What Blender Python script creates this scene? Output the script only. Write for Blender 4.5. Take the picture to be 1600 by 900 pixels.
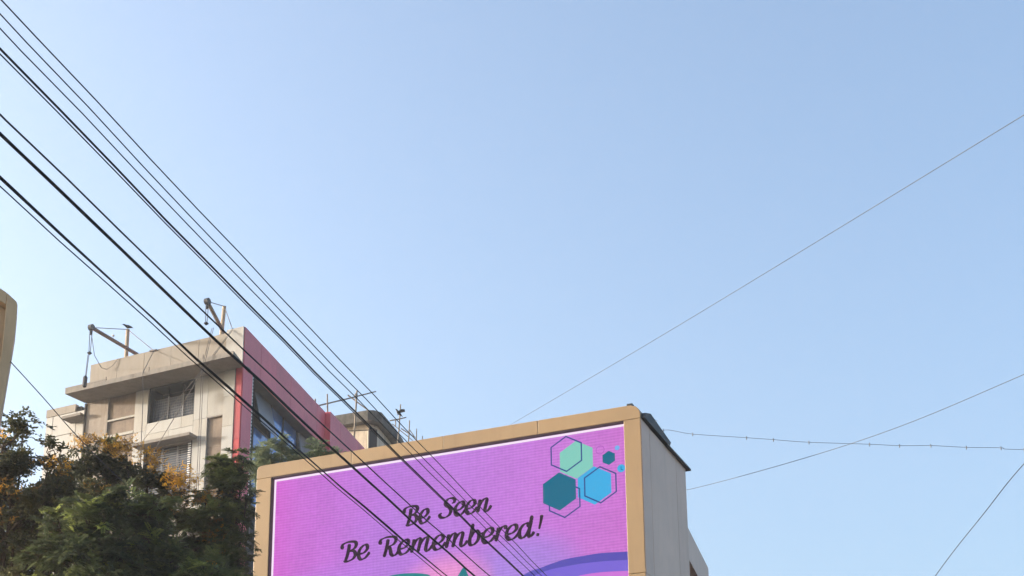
import bpy, math, random
import numpy as np
from mathutils import Vector

random.seed(7); RNG = np.random.default_rng(11)
for o in list(bpy.data.objects): bpy.data.objects.remove(o)
scene = bpy.context.scene
COL = scene.collection
R = math.radians

# ---------------------------------------------------------------- camera
cam = bpy.data.cameras.new('camera'); camo = bpy.data.objects.new('camera', cam); COL.objects.link(camo)
camo.location = (0, 0, 1.6)
camo.rotation_mode = 'QUATERNION'
from mathutils import Quaternion
camo.rotation_quaternion = Quaternion((1, 0, 0), R(90 + 16.5)) @ Quaternion((0, 0, 1), R(-0.54))
cam.sensor_width = 36.0; cam.lens = 36.0 * 2430 / 1600      # upper part of a wider frame
cam.shift_y = 450 / 1600
cam.clip_end = 3000
scene.camera = camo

# ---------------------------------------------------------------- sky, sun, exposure
SUN_AZ, SUN_EL = -81.0, 11.0
world = bpy.data.worlds.new('World'); scene.world = world; world.use_nodes = True
wn = world.node_tree; wn.nodes.clear()
sky = wn.nodes.new('ShaderNodeTexSky'); sky.sky_type = 'NISHITA'; sky.sun_disc = False
sky.sun_elevation = R(SUN_EL); sky.sun_rotation = R(SUN_AZ)
sky.air_density = 0.95; sky.dust_density = 6.0; sky.ozone_density = 1.6; sky.altitude = 0
bg = wn.nodes.new('ShaderNodeBackground'); bg.inputs['Strength'].default_value = 0.15
wo = wn.nodes.new('ShaderNodeOutputWorld')
wn.links.new(sky.outputs[0], bg.inputs[0]); wn.links.new(bg.outputs[0], wo.inputs[0])
sl = bpy.data.lights.new('sun', 'SUN'); sl.energy = 2.0; sl.angle = R(2.0); sl.color = (1.0, 0.95, 0.88)
so = bpy.data.objects.new('sun', sl); COL.objects.link(so); so.location = (-30, -10, 30)
sv = Vector((math.sin(R(SUN_AZ)) * math.cos(R(SUN_EL)), math.cos(R(SUN_AZ)) * math.cos(R(SUN_EL)), math.sin(R(SUN_EL))))
so.rotation_mode = 'QUATERNION'; so.rotation_quaternion = sv.to_track_quat('Z', 'Y')
vs = scene.view_settings
vs.view_transform = 'Standard'; vs.look = 'None'; EXPO = 1.86; vs.exposure = EXPO; vs.gamma = 1.0; vs.use_curve_mapping = False
scene.render.engine = 'CYCLES'

# ---------------------------------------------------------------- helpers
def lin(c):
    return tuple(((v / 255) / 12.92 if v / 255 <= 0.04045 else ((v / 255 + 0.055) / 1.055) ** 2.4) for v in c)

def mat(name, col, rough=0.7, var=0.15, scale=1.5, streak=0.0, streak_col=None, bump=0.0, metallic=0.0, fine=25.0, spec=0.4):
    m = bpy.data.materials.new(name); m.use_nodes = True
    n = m.node_tree.nodes; l = m.node_tree.links
    p = n['Principled BSDF']; p.inputs['Roughness'].default_value = rough; p.inputs['Metallic'].default_value = metallic
    p.inputs['Specular IOR Level'].default_value = spec
    tc = n.new('ShaderNodeTexCoord')
    nz = n.new('ShaderNodeTexNoise'); nz.inputs['Scale'].default_value = scale; nz.inputs['Detail'].default_value = 8; nz.inputs['Roughness'].default_value = 0.65
    l.new(tc.outputs['Object'], nz.inputs['Vector'])
    rp = n.new('ShaderNodeMapRange'); rp.inputs[1].default_value = 0.3; rp.inputs[2].default_value = 0.7
    rp.inputs[3].default_value = 1 - var; rp.inputs[4].default_value = 1 + var
    l.new(nz.outputs[0], rp.inputs[0])
    mx = n.new('ShaderNodeMix'); mx.data_type = 'RGBA'; mx.blend_type = 'MULTIPLY'; mx.inputs[0].default_value = 1
    mx.inputs[6].default_value = (*col, 1); l.new(rp.outputs[0], mx.inputs[7])
    out = mx.outputs[2]
    if streak > 0:
        mp = n.new('ShaderNodeMapping'); mp.inputs['Scale'].default_value = (3.2, 3.2, 0.35)
        l.new(tc.outputs['Object'], mp.inputs[0])
        n2 = n.new('ShaderNodeTexNoise'); n2.inputs['Scale'].default_value = 1.3; n2.inputs['Detail'].default_value = 7; n2.inputs['Roughness'].default_value = 0.7
        l.new(mp.outputs[0], n2.inputs['Vector'])
        r2 = n.new('ShaderNodeMapRange'); r2.inputs[1].default_value = 0.48; r2.inputs[2].default_value = 0.72; r2.inputs[4].default_value = streak
        l.new(n2.outputs[0], r2.inputs[0])
        m2 = n.new('ShaderNodeMix'); m2.data_type = 'RGBA'
        l.new(r2.outputs[0], m2.inputs[0]); l.new(out, m2.inputs[6]); m2.inputs[7].default_value = (*(streak_col or tuple(c * 0.35 for c in col)), 1)
        out = m2.outputs[2]
    l.new(out, p.inputs['Base Color'])
    if bump > 0:
        n3 = n.new('ShaderNodeTexNoise'); n3.inputs['Scale'].default_value = fine; n3.inputs['Detail'].default_value = 5
        l.new(tc.outputs['Object'], n3.inputs['Vector'])
        b = n.new('ShaderNodeBump'); b.inputs['Strength'].default_value = bump; b.inputs['Distance'].default_value = 0.02
        l.new(n3.outputs[0], b.inputs['Height']); l.new(b.outputs[0], p.inputs['Normal'])
    return m

def emit(name, rgb, s=1.0):
    m = bpy.data.materials.new(name); m.use_nodes = True
    p = m.node_tree.nodes['Principled BSDF']
    p.inputs['Base Color'].default_value = (0.003, 0.003, 0.003, 1); p.inputs['Roughness'].default_value = 0.6
    p.inputs['Specular IOR Level'].default_value = 0.0
    p.inputs['Emission Color'].default_value = (*lin(rgb), 1); p.inputs['Emission Strength'].default_value = s / 2 ** EXPO
    return m

class Fr:                      # a vertical facade frame: x along the face, y into the building, z up
    def __init__(s, ox, oy, deg):
        a = R(deg); s.o = (ox, oy); s.ex = (math.cos(a), math.sin(a)); s.ey = (-math.sin(a), math.cos(a))
    def p(s, x, y, z):
        return (s.o[0] + s.ex[0] * x + s.ey[0] * y, s.o[1] + s.ex[1] * x + s.ey[1] * y, z)
WORLD = Fr(0, 0, 0)

class MB:
    def __init__(s): s.v = []; s.f = []
    def box(s, fr, x0, x1, y0, y1, z0, z1):
        return s.prism(fr, [(x0, z0), (x1, z0), (x1, z1), (x0, z1)], y0, y1)
    def prism(s, fr, poly, y0, y1):          # polygon in (x,z), counter-clockwise seen from the front
        b = len(s.v); n = len(poly)
        s.v += [fr.p(x, y0, z) for x, z in poly] + [fr.p(x, y1, z) for x, z in poly]
        s.f.append(tuple(range(b, b + n))); s.f.append(tuple(range(b + 2 * n - 1, b + n - 1, -1)))
        for i in range(n):
            j = (i + 1) % n; s.f.append((b + j, b + i, b + n + i, b + n + j))
        return s
    def plan(s, fr, poly, z0, z1):           # polygon in (x,y), counter-clockwise from above
        b = len(s.v); n = len(poly)
        s.v += [fr.p(x, y, z0) for x, y in poly] + [fr.p(x, y, z1) for x, y in poly]
        s.f.append(tuple(range(b + n - 1, b - 1, -1))); s.f.append(tuple(range(b + n, b + 2 * n)))
        for i in range(n):
            j = (i + 1) % n; s.f.append((b + i, b + j, b + n + j, b + n + i))
        return s
    def flat(s, fr, poly, y):                # flat print on a face
        b = len(s.v); s.v += [fr.p(x, y, z) for x, z in poly]; s.f.append(tuple(range(b, b + len(poly)))); return s
    def tube(s, pts, rad, n=8, cap=True):
        P = [Vector(p) for p in pts]; rr = rad if isinstance(rad, (list, tuple)) else [rad] * len(P)
        b = len(s.v); up = None
        for i, p in enumerate(P):
            t = (P[min(i + 1, len(P) - 1)] - P[max(i - 1, 0)]).normalized()
            if up is None:
                up = t.orthogonal().normalized()
            up = (up - t * up.dot(t)).normalized(); w = t.cross(up)
            for k in range(n):
                a = 2 * math.pi * k / n; s.v.append(tuple(p + (up * math.cos(a) + w * math.sin(a)) * rr[i]))
        for i in range(len(P) - 1):
            for k in range(n):
                q = (k + 1) % n; s.f.append((b + i * n + k, b + i * n + q, b + (i + 1) * n + q, b + (i + 1) * n + k))
        if cap:
            s.f.append(tuple(b + k for k in range(n - 1, -1, -1))); e = b + (len(P) - 1) * n; s.f.append(tuple(e + k for k in range(n)))
        return s
    def build(s, name, m, parent=None, loc=None, smooth=False, bevel=0):
        root = parent
        while root is not None and root.parent is not None: root = root.parent
        off = Vector(root['_loc']) if root is not None else Vector(loc or (0, 0, 0))
        me = bpy.data.meshes.new(name); me.from_pydata([tuple(Vector(v) - off) for v in s.v], [], s.f); me.update()
        if m: me.materials.append(m)
        if smooth:
            me.polygons.foreach_set('use_smooth', [True] * len(me.polygons))
        o = bpy.data.objects.new(name, me); COL.objects.link(o)
        if parent is not None: o.parent = parent
        else: o.location = off; o['_loc'] = tuple(off)
        if bevel:
            b = o.modifiers.new('bevel', 'BEVEL'); b.width = bevel; b.segments = 2; b.limit_method = 'ANGLE'
        return o

def thing(name, label, cat, loc, group=None):
    o = bpy.data.objects.new(name, None); COL.objects.link(o); o.location = loc; o['_loc'] = tuple(loc)
    o.empty_display_size = 0.2
    o['label'] = label; o['category'] = cat
    if group: o['group'] = group
    return o
def tag(o, label, cat, group=None):
    o['label'] = label; o['category'] = cat
    if group: o['group'] = group
    return o

# ---------------------------------------------------------------- materials
M = {}
M['ground'] = mat('ground_dust', (0.06, 0.058, 0.056), 0.9, 0.25, 0.4, bump=0.3)
M['tan'] = mat('tan_aluminium_panel', lin((161, 133, 96)), 0.42, 0.07, 0.8, bump=0.12, fine=2.2, streak=0.35, streak_col=lin((140, 112, 80)), spec=0.5)
M['tan2'] = mat('tan_aluminium_panel_b', lin((156, 129, 94)), 0.45, 0.08, 0.7, bump=0.12, fine=2.2, streak=0.4, streak_col=lin((136, 108, 78)), spec=0.5)
M['tanL'] = mat('tan_plaster', lin((206, 172, 132)), 0.7, 0.10, 1.5, streak=0.4, streak_col=lin((123, 102, 77)), bump=0.1)
M['reveal'] = mat('maroon_strip', (0.05, 0.025, 0.028), 0.6, 0.1)
M['clad'] = mat('grey_beige_cladding', lin((218, 184, 162)), 0.5, 0.06, 0.9, streak=0.22, streak_col=lin((176, 148, 128)))
M['clad2'] = mat('grey_beige_cladding_b', lin((212, 178, 157)), 0.5, 0.07, 0.9, streak=0.25, streak_col=lin((168, 142, 122)))
M['seam'] = mat('dark_seam', (0.05, 0.045, 0.04), 0.9, 0.1)  # near-black tone of panel joints, their backing and the corner pipe
M['flash'] = mat('dark_roof_sheet', (0.03, 0.034, 0.038), 0.6, 0.2, 3)
M['cream'] = mat('cream_panel', lin((170, 167, 161)), 0.5, 0.06, 0.8, streak=0.28, streak_col=lin((146, 130, 112)))
M['cream2'] = mat('cream_panel_b', lin((166, 161, 152)), 0.5, 0.08, 0.8, streak=0.35, streak_col=lin((138, 122, 104)))
M['parapet'] = mat('beige_parapet_panel', lin((144, 134, 121)), 0.7, 0.08, 1.0, streak=0.35, streak_col=lin((120, 102, 85)), bump=0.05)
M['cement'] = mat('bare_cement', lin((152, 140, 128)), 0.9, 0.22, 1.6, streak=0.5, streak_col=lin((122, 106, 94)), bump=0.25)
M['cement_brown'] = mat('brown_cement', lin((134, 119, 105)), 0.9, 0.2, 1.8, streak=0.55, streak_col=lin((104, 88, 76)), bump=0.2)
M['slab'] = mat('concrete_slab', lin((136, 128, 119)), 0.85, 0.12, 1.5, streak=0.35, bump=0.15)
M['red'] = mat('red_panel', lin((216, 92, 106)), 0.42, 0.08, 0.9, streak=0.15, streak_col=lin((135, 60, 72)))  # lighter copy of the red for the shaded side wall
M['red2'] = mat('red_panel_b', lin((210, 96, 108)), 0.45, 0.08, 0.9, streak=0.15, streak_col=lin((128, 60, 72)))
M['redlit'] = mat('red_panel_sunlit', lin((180, 46, 56)), 0.4, 0.06, 0.9)  # same red paint as the side wall, deeper copies for the sunlit pier front
M['redlit2'] = mat('red_panel_sunlit_b', lin((176, 66, 74)), 0.45, 0.06, 0.9)
M['redlit3'] = mat('red_panel_sunlit_c', lin((170, 56, 66)), 0.45, 0.06, 0.9)
M['greywall'] = mat('grey_render', (0.24, 0.23, 0.25), 0.8, 0.15, 1.5, streak=0.3)
M['soffit'] = mat('grey_soffit', (0.10, 0.10, 0.11), 0.8, 0.15, 2)
M['dark'] = mat('dark_interior', (0.035, 0.035, 0.04), 0.9, 0.2, 2)
M['frame'] = mat('dark_window_frame', (0.045, 0.045, 0.05), 0.5, 0.1)
M['grille'] = mat('painted_grille', (0.16, 0.16, 0.17), 0.6, 0.15)
M['pane'] = mat('dusty_pane', (0.12, 0.135, 0.16), 0.25, 0.2, 3)
M['white'] = mat('white_trim', (0.7, 0.68, 0.66), 0.5, 0.08)
M['greyglass'] = mat('grey_open_pane', (0.15, 0.155, 0.17), 0.3, 0.12, 2, spec=0.4)
gm = mat('blue_mirror_glass', (0.11, 0.21, 0.44), 0.08, 0.06, 0.6, metallic=0.35, spec=0.8); M['glass'] = gm
M['steel'] = mat('weathered_steel', (0.17, 0.13, 0.10), 0.55, 0.25, 8)
M['wood'] = mat('weathered_post', (0.42, 0.33, 0.23), 0.8, 0.2, 6)
M['palewire'] = mat('pale_wire', (0.075, 0.085, 0.10), 0.7, 0.2, 4, spec=0.2)
M['rope'] = mat('grey_rope', (0.17, 0.15, 0.14), 0.9, 0.2, 10)
M['wire'] = mat('black_cable', (0.030, 0.032, 0.037), 0.75, 0.3, 4, spec=0.2)
M['thinwire'] = mat('dull_wire', (0.06, 0.065, 0.075), 0.7, 0.2, 4, spec=0.2)
M['bamboo'] = mat('old_bamboo', (0.20, 0.16, 0.12), 0.75, 0.25, 4)
M['old'] = mat('old_plaster', lin((196, 180, 160)), 0.9, 0.22, 1.2, streak=0.6, streak_col=lin((110, 98, 88)), bump=0.2)
M['mould'] = mat('mould_black_concrete', lin((96, 92, 86)), 0.95, 0.5, 1.7, streak=0.7, streak_col=lin((48, 46, 45)), bump=0.4, fine=12)
M['crow'] = mat('crow_plumage', (0.02, 0.02, 0.024), 0.5, 0.3, 8)
M['bark'] = mat('bark', (0.07, 0.055, 0.045), 0.95, 0.3, 6, bump=0.5)
M['bulb'] = mat('bulb_holder', (0.12, 0.13, 0.15), 0.5, 0.1)

def leafmat(name, c0, c1):
    m = bpy.data.materials.new(name); m.use_nodes = True; n = m.node_tree.nodes; l = m.node_tree.links
    p = n['Principled BSDF']; p.inputs['Roughness'].default_value = 0.55; p.inputs['Specular IOR Level'].default_value = 0.3
    at = n.new('ShaderNodeAttribute'); at.attribute_name = 'tint'
    mx = n.new('ShaderNodeMix'); mx.data_type = 'RGBA'; l.new(at.outputs['Fac'], mx.inputs[0])
    mx.inputs[6].default_value = (*c0, 1); mx.inputs[7].default_value = (*c1, 1)
    l.new(mx.outputs[2], p.inputs['Base Color'])
    tr = n.new('ShaderNodeBsdfTranslucent'); l.new(mx.outputs[2], tr.inputs[0])
    ms = n.new('ShaderNodeMixShader'); ms.inputs[0].default_value = 0.38
    l.new(p.outputs[0], ms.inputs[1]); l.new(tr.outputs[0], ms.inputs[2]); l.new(ms.outputs[0], n['Material Output'].inputs[0])
    return m
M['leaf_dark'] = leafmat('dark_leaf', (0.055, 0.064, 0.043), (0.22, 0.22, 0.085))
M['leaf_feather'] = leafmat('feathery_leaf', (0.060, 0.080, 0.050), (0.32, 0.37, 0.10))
M['leaf_haze'] = leafmat('haze_pale_leaf', (0.16, 0.205, 0.13), (0.31, 0.36, 0.21))  # leaf colour lifted to paint haze and light into the far treetops
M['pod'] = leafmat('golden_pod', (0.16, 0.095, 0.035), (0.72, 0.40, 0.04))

# ---------------------------------------------------------------- ground
g = MB(); g.v = [(-1500, -1500, 0), (1500, -1500, 0), (1500, 1500, 0), (-1500, 1500, 0)]; g.f = [(0, 1, 2, 3)]
go = g.build('ground', M['ground']); go['kind'] = 'structure'

# ---------------------------------------------------------------- building that carries the screen
BX = Fr(2.69, 30.0, -22.3)
bb = thing('billboard_building', 'tan framed box building carrying the glowing purple screen, grey panelled side wall', 'building', BX.p(-4.6, 1.5, 0))
MB().box(BX, -9.17, -0.05, 0.32, 3.27, 0, 13.85).build('core_wall', M['clad'], bb)
XT = [-9.2, -6.75, -4.5, -2.28, 0.0]
for i in range(4):
    a, b = XT[i] + (0.004 if i else 0), XT[i + 1] - (0.004 if i < 3 else 0)
    if i == 3: poly = [(a, 13.884), (b, 13.884), (b, 14.0), (b - 0.03, 14.09), (b - 0.09, 14.155), (b - 0.2, 14.195), (b - 0.34, 14.2), (a, 14.2)]
    elif i == 0: poly = [(a, 13.884), (b, 13.884), (b, 14.2), (a + 0.10, 14.2), (a + 0.04, 14.18), (a, 14.12)]
    else: poly = [(a, 13.884), (b, 13.884), (b, 14.2), (a, 14.2)]
    MB().prism(BX, poly, 0.0, 0.318).build('frame_panel', M['tan' if i % 2 else 'tan2'], bb, bevel=0.008)
for a, b in ((-9.2, -8.82), (-0.365, 0.0)):
    for z0, z1 in ((10.545, 13.878), (8.64, 10.537)):
        MB().box(BX, a, b, 0.0, 0.318, z0, z1).build('frame_panel', M['tan'], bb, bevel=0.008)
MB().box(BX, -9.2, 0, 0.0, 0.318, 8.25, 8.634).build('frame_panel', M['tan2'], bb, bevel=0.008)
li = MB(); li.box(BX, -8.815, -0.37, 0.012, 0.16, 13.862, 13.883); li.box(BX, -8.819, -8.80, 0.012, 0.16, 8.65, 13.86); li.build('reveal_strip', M['reveal'], bb)  # dark maroon strips along the top and left inner edges
YS = [0.004, 0.58, 2.5, 3.27]
for i in range(3):
    for z0, z1 in ((10.545, 13.86 if i else 13.87), (6.0, 10.537), (0.0, 5.99)):
        MB().box(BX, -0.04, 0.012, YS[i] + 0.008, YS[i + 1] - 0.008, z0, z1).build('cladding_panel', M['clad' if i % 2 else 'clad2'], bb, bevel=0.004)
SD = Fr(2.69, 30.0, 67.7)          # x runs back along the side wall, y into the box
f1 = MB().prism(SD, [(0.06, 13.90), (1.85, 13.90), (1.95, 14.02), (0.50, 14.15), (0.10, 14.02)], -0.08, 1.4).build('roof_sheet', M['flash'], bb)
f2 = MB().prism(SD, [(1.66, 13.862), (3.46, 13.872), (3.46, 13.915), (1.66, 13.893)], -0.09, 1.6).build('roof_sheet', M['flash'], bb)
MB().box(BX, -0.30, -0.18, 0.05, 0.18, 14.2, 14.26).build('roof_bracket', M['flash'], bb)
MB().tube([SD.p(0.72, -0.11, 14.06), SD.p(0.72, -0.13, 14.06)], 0.022, 8).build('bolt', M['white'], bb)

# ---------------------------------------------------------------- LED screen
ls = thing('led_screen', 'bright violet and pink LED advertising screen reading Be Seen Be Remembered', 'screen', BX.p(-4.6, 0.2, 8.7))
sm = bpy.data.materials.new('led_picture'); sm.use_nodes = True
n = sm.node_tree.nodes; l = sm.node_tree.links; p = n['Principled BSDF']
p.inputs['Base Color'].default_value = (0.003, 0.003, 0.003, 1); p.inputs['Roughness'].default_value = 0.7; p.inputs['Specular IOR Level'].default_value = 0.0
at = n.new('ShaderNodeAttribute'); at.attribute_name = 'screen_uv'
sx = n.new('ShaderNodeSeparateXYZ'); l.new(at.outputs['Vector'], sx.inputs[0])
mr = n.new('ShaderNodeMapRange'); mr.inputs[1].default_value = -8.8; mr.inputs[2].default_value = -0.37; l.new(sx.outputs[0], mr.inputs[0])
cr = n.new('ShaderNodeValToRGB'); l.new(mr.outputs[0], cr.inputs[0])
stops = [(0.0, (216, 110, 214)), (0.08, (206, 116, 217)), (0.36, (190, 126, 224)), (0.55, (194, 128, 224)), (0.74, (200, 126, 222)), (1.0, (208, 120, 212))]
e = cr.color_ramp.elements
while len(e) < len(stops): e.new(0.5)
for k, (q, c) in enumerate(stops): e[k].position = q; e[k].color = (*lin(c), 1)
last = cr.outputs[0]
def blob(cx, cz, rx, rz, rgb, amt, last, cut=None):
    def sub(o, c, r_):
        a = n.new('ShaderNodeMath'); a.operation = 'SUBTRACT'; l.new(o, a.inputs[0]); a.inputs[1].default_value = c
        b = n.new('ShaderNodeMath'); b.operation = 'DIVIDE'; l.new(a.outputs[0], b.inputs[0]); b.inputs[1].default_value = r_
        d = n.new('ShaderNodeMath'); d.operation = 'POWER'; l.new(b.outputs[0], d.inputs[0]); d.inputs[1].default_value = 2
        return d.outputs[0]
    s_ = n.new('ShaderNodeMath'); s_.operation = 'ADD'; l.new(sub(sx.outputs[0], cx, rx), s_.inputs[0]); l.new(sub(sx.outputs[2], cz, rz), s_.inputs[1])
    k = n.new('ShaderNodeMapRange'); k.interpolation_type = 'SMOOTHSTEP'; k.inputs[1].default_value = 1; k.inputs[2].default_value = 0.0; k.inputs[4].default_value = amt
    l.new(s_.outputs[0], k.inputs[0]); fac = k.outputs[0]
    if cut:
        c_ = n.new('ShaderNodeMapRange'); c_.inputs[1].default_value = cut[0]; c_.inputs[2].default_value = cut[1]; l.new(sx.outputs[0], c_.inputs[0])
        mm = n.new('ShaderNodeMath'); mm.operation = 'MULTIPLY'; l.new(fac, mm.inputs[0]); l.new(c_.outputs[0], mm.inputs[1]); fac = mm.outputs[0]
    mx = n.new('ShaderNodeMix'); mx.data_type = 'RGBA'; l.new(fac, mx.inputs[0]); l.new(last, mx.inputs[6]); mx.inputs[7].default_value = (*lin(rgb), 1)
    return mx.outputs[2]
last = blob(-7.0, 10.4, 2.4, 1.5, (182, 130, 232), 0.6, last)
last = blob(-5.2, 12.0, 2.2, 1.1, (188, 132, 230), 0.4, last)
last = blob(-2.7, 10.9, 1.6, 1.1, (168, 140, 230), 0.75, last)
last = blob(-4.45, 10.75, 1.35, 0.95, (244, 156, 210), 0.85, last, (-3.25, -3.42))
last = blob(-1.4, 10.2, 1.6, 0.7, (222, 112, 214), 0.7, last)
# rows and columns of diodes
def comb(o, per, amp):
    a = n.new('ShaderNodeMath'); a.operation = 'MULTIPLY'; l.new(o, a.inputs[0]); a.inputs[1].default_value = 2 * math.pi / per
    b = n.new('ShaderNodeMath'); b.operation = 'SINE'; l.new(a.outputs[0], b.inputs[0])
    c = n.new('ShaderNodeMapRange'); c.inputs[1].default_value = -1; c.inputs[2].default_value = 1; c.inputs[3].default_value = (1 - amp) / 2 ** (EXPO / 2); c.inputs[4].default_value = (1.0 + amp * 0.4) / 2 ** (EXPO / 2)
    l.new(b.outputs[0], c.inputs[0]); return c.outputs[0]
k1 = n.new('ShaderNodeMath'); k1.operation = 'MULTIPLY'; l.new(comb(sx.outputs[2], 0.064, 0.12), k1.inputs[0]); l.new(comb(sx.outputs[0], 0.085, 0.03), k1.inputs[1])
sn = n.new('ShaderNodeVectorMath'); sn.operation = 'SNAP'; sn.inputs[1].default_value = (0.48, 1.0, 0.48); l.new(at.outputs['Vector'], sn.inputs[0])
wn_ = n.new('ShaderNodeTexWhiteNoise'); l.new(sn.outputs[0], wn_.inputs['Vector'])
nn = n.new('ShaderNodeTexNoise'); nn.inputs['Scale'].default_value = 9.0; l.new(at.outputs['Vector'], nn.inputs['Vector'])
k2 = n.new('ShaderNodeMapRange'); k2.inputs[3].default_value = 0.97; k2.inputs[4].default_value = 1.03; l.new(wn_.outputs['Value'], k2.inputs[0])
k3 = n.new('ShaderNodeMapRange'); k3.inputs[1].default_value = 0.3; k3.inputs[2].default_value = 0.7; k3.inputs[3].default_value = 0.94; k3.inputs[4].default_value = 1.06; l.new(nn.outputs[0], k3.inputs[0])
k4 = n.new('ShaderNodeMath'); k4.operation = 'MULTIPLY'; l.new(k2.outputs[0], k4.inputs[0]); l.new(k3.outputs[0], k4.inputs[1])
k5 = n.new('ShaderNodeMath'); k5.operation = 'MULTIPLY'; l.new(k4.outputs[0], k5.inputs[0]); l.new(k1.outputs[0], k5.inputs[1])
l.new(last, p.inputs['Emission Color']); l.new(k5.outputs[0], p.inputs['Emission Strength'])
def screen_attr(o, pts):
    a = o.data.attributes.new('screen_uv', 'FLOAT_VECTOR', 'POINT'); a.data.foreach_set('vector', [c for q in pts for c in q])
b_ = MB(); b_.box(BX, -8.80, -0.372, 0.12, 0.3, 8.66, 13.855)
so_ = b_.build('display_panel', sm, ls)
screen_attr(so_, [(x, 0, z) for y in (0, 1) for x, z in ((-8.80, 8.66), (-0.372, 8.66), (-0.372, 13.855), (-8.80, 13.855))])
bw = emit('screen_border_white', (250, 232, 250))
MB().flat(BX, [(-8.795, 13.80), (-0.375, 13.80), (-0.375, 13.852), (-8.795, 13.852)], 0.1165).build('border_line', bw, ls)
MB().flat(BX, [(-8.795, 8.67), (-8.745, 8.67), (-8.745, 13.798), (-8.795, 13.798)], 0.1165).build('border_line', bw, ls)
MB().flat(BX, [(-0.392, 8.67), (-0.375, 8.67), (-0.375, 13.798), (-0.392, 13.798)], 0.1165).build('border_line', emit('screen_border_pale', (240, 205, 235)), ls)

def hexa(cx, cz, r_, k=6, ph=30):
    return [(cx + r_ * math.cos(R(ph + 360 / k * i)), cz + r_ * math.sin(R(ph + 360 / k * i))) for i in range(k)]
def ring(cx, cz, r_, w, y, k=6, ph=30):
    m_ = MB(); A = hexa(cx, cz, r_, k, ph); B = hexa(cx, cz, r_ - w, k, ph)
    for i in range(k):
        j = (i + 1) % k; m_.flat(BX, [A[i], A[j], B[j], B[i]], y)
    return m_
C_dk, C_gr, C_lb, C_ln = emit('hex_deep_blue', (26, 108, 138)), emit('hex_mint', (132, 204, 190)), emit('hex_sky_blue', (66, 174, 228)), emit('hex_line_indigo', (54, 78, 142))
MB().flat(BX, hexa(-1.47, 13.22, 0.425), 0.1160).build('hexagon', C_gr, ls)
MB().flat(BX, hexa(-1.08, 12.59, 0.425), 0.1155).build('hexagon', C_lb, ls)
ring(-1.75, 12.37, 0.41, 0.034, 0.1135).build('hexagon_outline', C_ln, ls)
MB().flat(BX, hexa(-1.86, 12.57, 0.425), 0.1120).build('hexagon', C_dk, ls)
ring(-1.69, 13.385, 0.41, 0.034, 0.1140).build('hexagon_outline', C_ln, ls)
ring(-0.95, 12.585, 0.415, 0.034, 0.1128).build('hexagon_outline', C_ln, ls)
MB().flat(BX, hexa(-0.75, 13.15, 0.158), 0.1150).build('hexagon', C_dk, ls)
ring(-0.935, 13.355, 0.098, 0.016, 0.1150, 20).build('circle_outline', emit('circle_line', (176, 92, 190)), ls)
MB().flat(BX, hexa(-0.56, 13.345, 0.055, 14), 0.1150).build('dot', emit('dot_blue', (120, 176, 236)), ls)
MB().flat(BX, hexa(-0.485, 12.88, 0.088, 16), 0.1150).build('dot', C_lb, ls)
MB().flat(BX, [(-0.495, 12.92), (-0.495, 12.85), (-0.45, 12.83), (-0.445, 12.845), (-0.48, 12.862), (-0.48, 12.92)], 0.1140).build('tick_mark', C_dk, ls)

def curve(pts, m_=10):
    P = [np.array(q, float) for q in pts]; P = [2 * P[0] - P[1]] + P + [2 * P[-1] - P[-2]]; out = []
    for i in range(1, len(P) - 2):
        for t in np.linspace(0, 1, m_, endpoint=False):
            a, b, c, d = P[i - 1:i + 3]
            out.append(0.5 * ((2 * b) + (-a + c) * t + (2 * a - 5 * b + 4 * c - d) * t * t + (-a + 3 * b - 3 * c + d) * t ** 3))
    out.append(P[-2]); return [tuple(q) for q in out]
def hill(pts, y, name, m_):
    c = curve(pts, 6); MB().flat(BX, [(c[0][0], 8.68)] + [(c[-1][0], 8.68)] + c[::-1], y).build(name, m_, ls)
def hillf(pts, y, name, m_):
    c = curve(pts, 6); b = MB()
    for i in range(len(c) - 1):
        b.flat(BX, [(c[i][0], 8.68), (c[i + 1][0], 8.68), c[i + 1], c[i]], y)
    b.build(name, m_, ls)
hillf([(-4.2, 9.6), (-3.6, 10.35), (-2.7, 10.84), (-2.31, 10.95), (-1.81, 11.06), (-1.38, 11.09), (-0.94, 11.1), (-0.395, 11.06)], 0.1160, 'wave_band', emit('wave_indigo', (92, 84, 180)))
hillf([(-3.6, 9.6), (-3.0, 10.45), (-2.34, 10.83), (-1.59, 10.92), (-0.97, 10.92), (-0.395, 10.88)], 0.1150, 'wave_band', emit('wave_violet', (124, 104, 214)))
hillf([(-3.2, 9.4), (-2.5, 10.2), (-2.0, 10.55), (-1.5, 10.67), (-0.99, 10.69), (-0.395, 10.65)], 0.1140, 'wave_band', emit('wave_pink', (206, 118, 216)))
hillf([(-7.6, 9.9), (-6.8, 10.8), (-6.2, 11.12), (-5.85, 11.2), (-5.56, 11.215), (-5.23, 11.19), (-4.97, 11.14), (-4.84, 11.08), (-4.5, 10.8), (-4.2, 10.2)], 0.1145, 'teal_shape', emit('teal', (44, 132, 140)))
MB().flat(BX, [(-4.32, 10.7), (-3.84, 10.7), (-3.95, 10.97), (-4.0, 11.09), (-4.06, 11.19), (-4.12, 11.12), (-4.2, 11.0)], 0.1130).build('teal_shape', emit('teal_b', (40, 124, 136)), ls)

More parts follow.
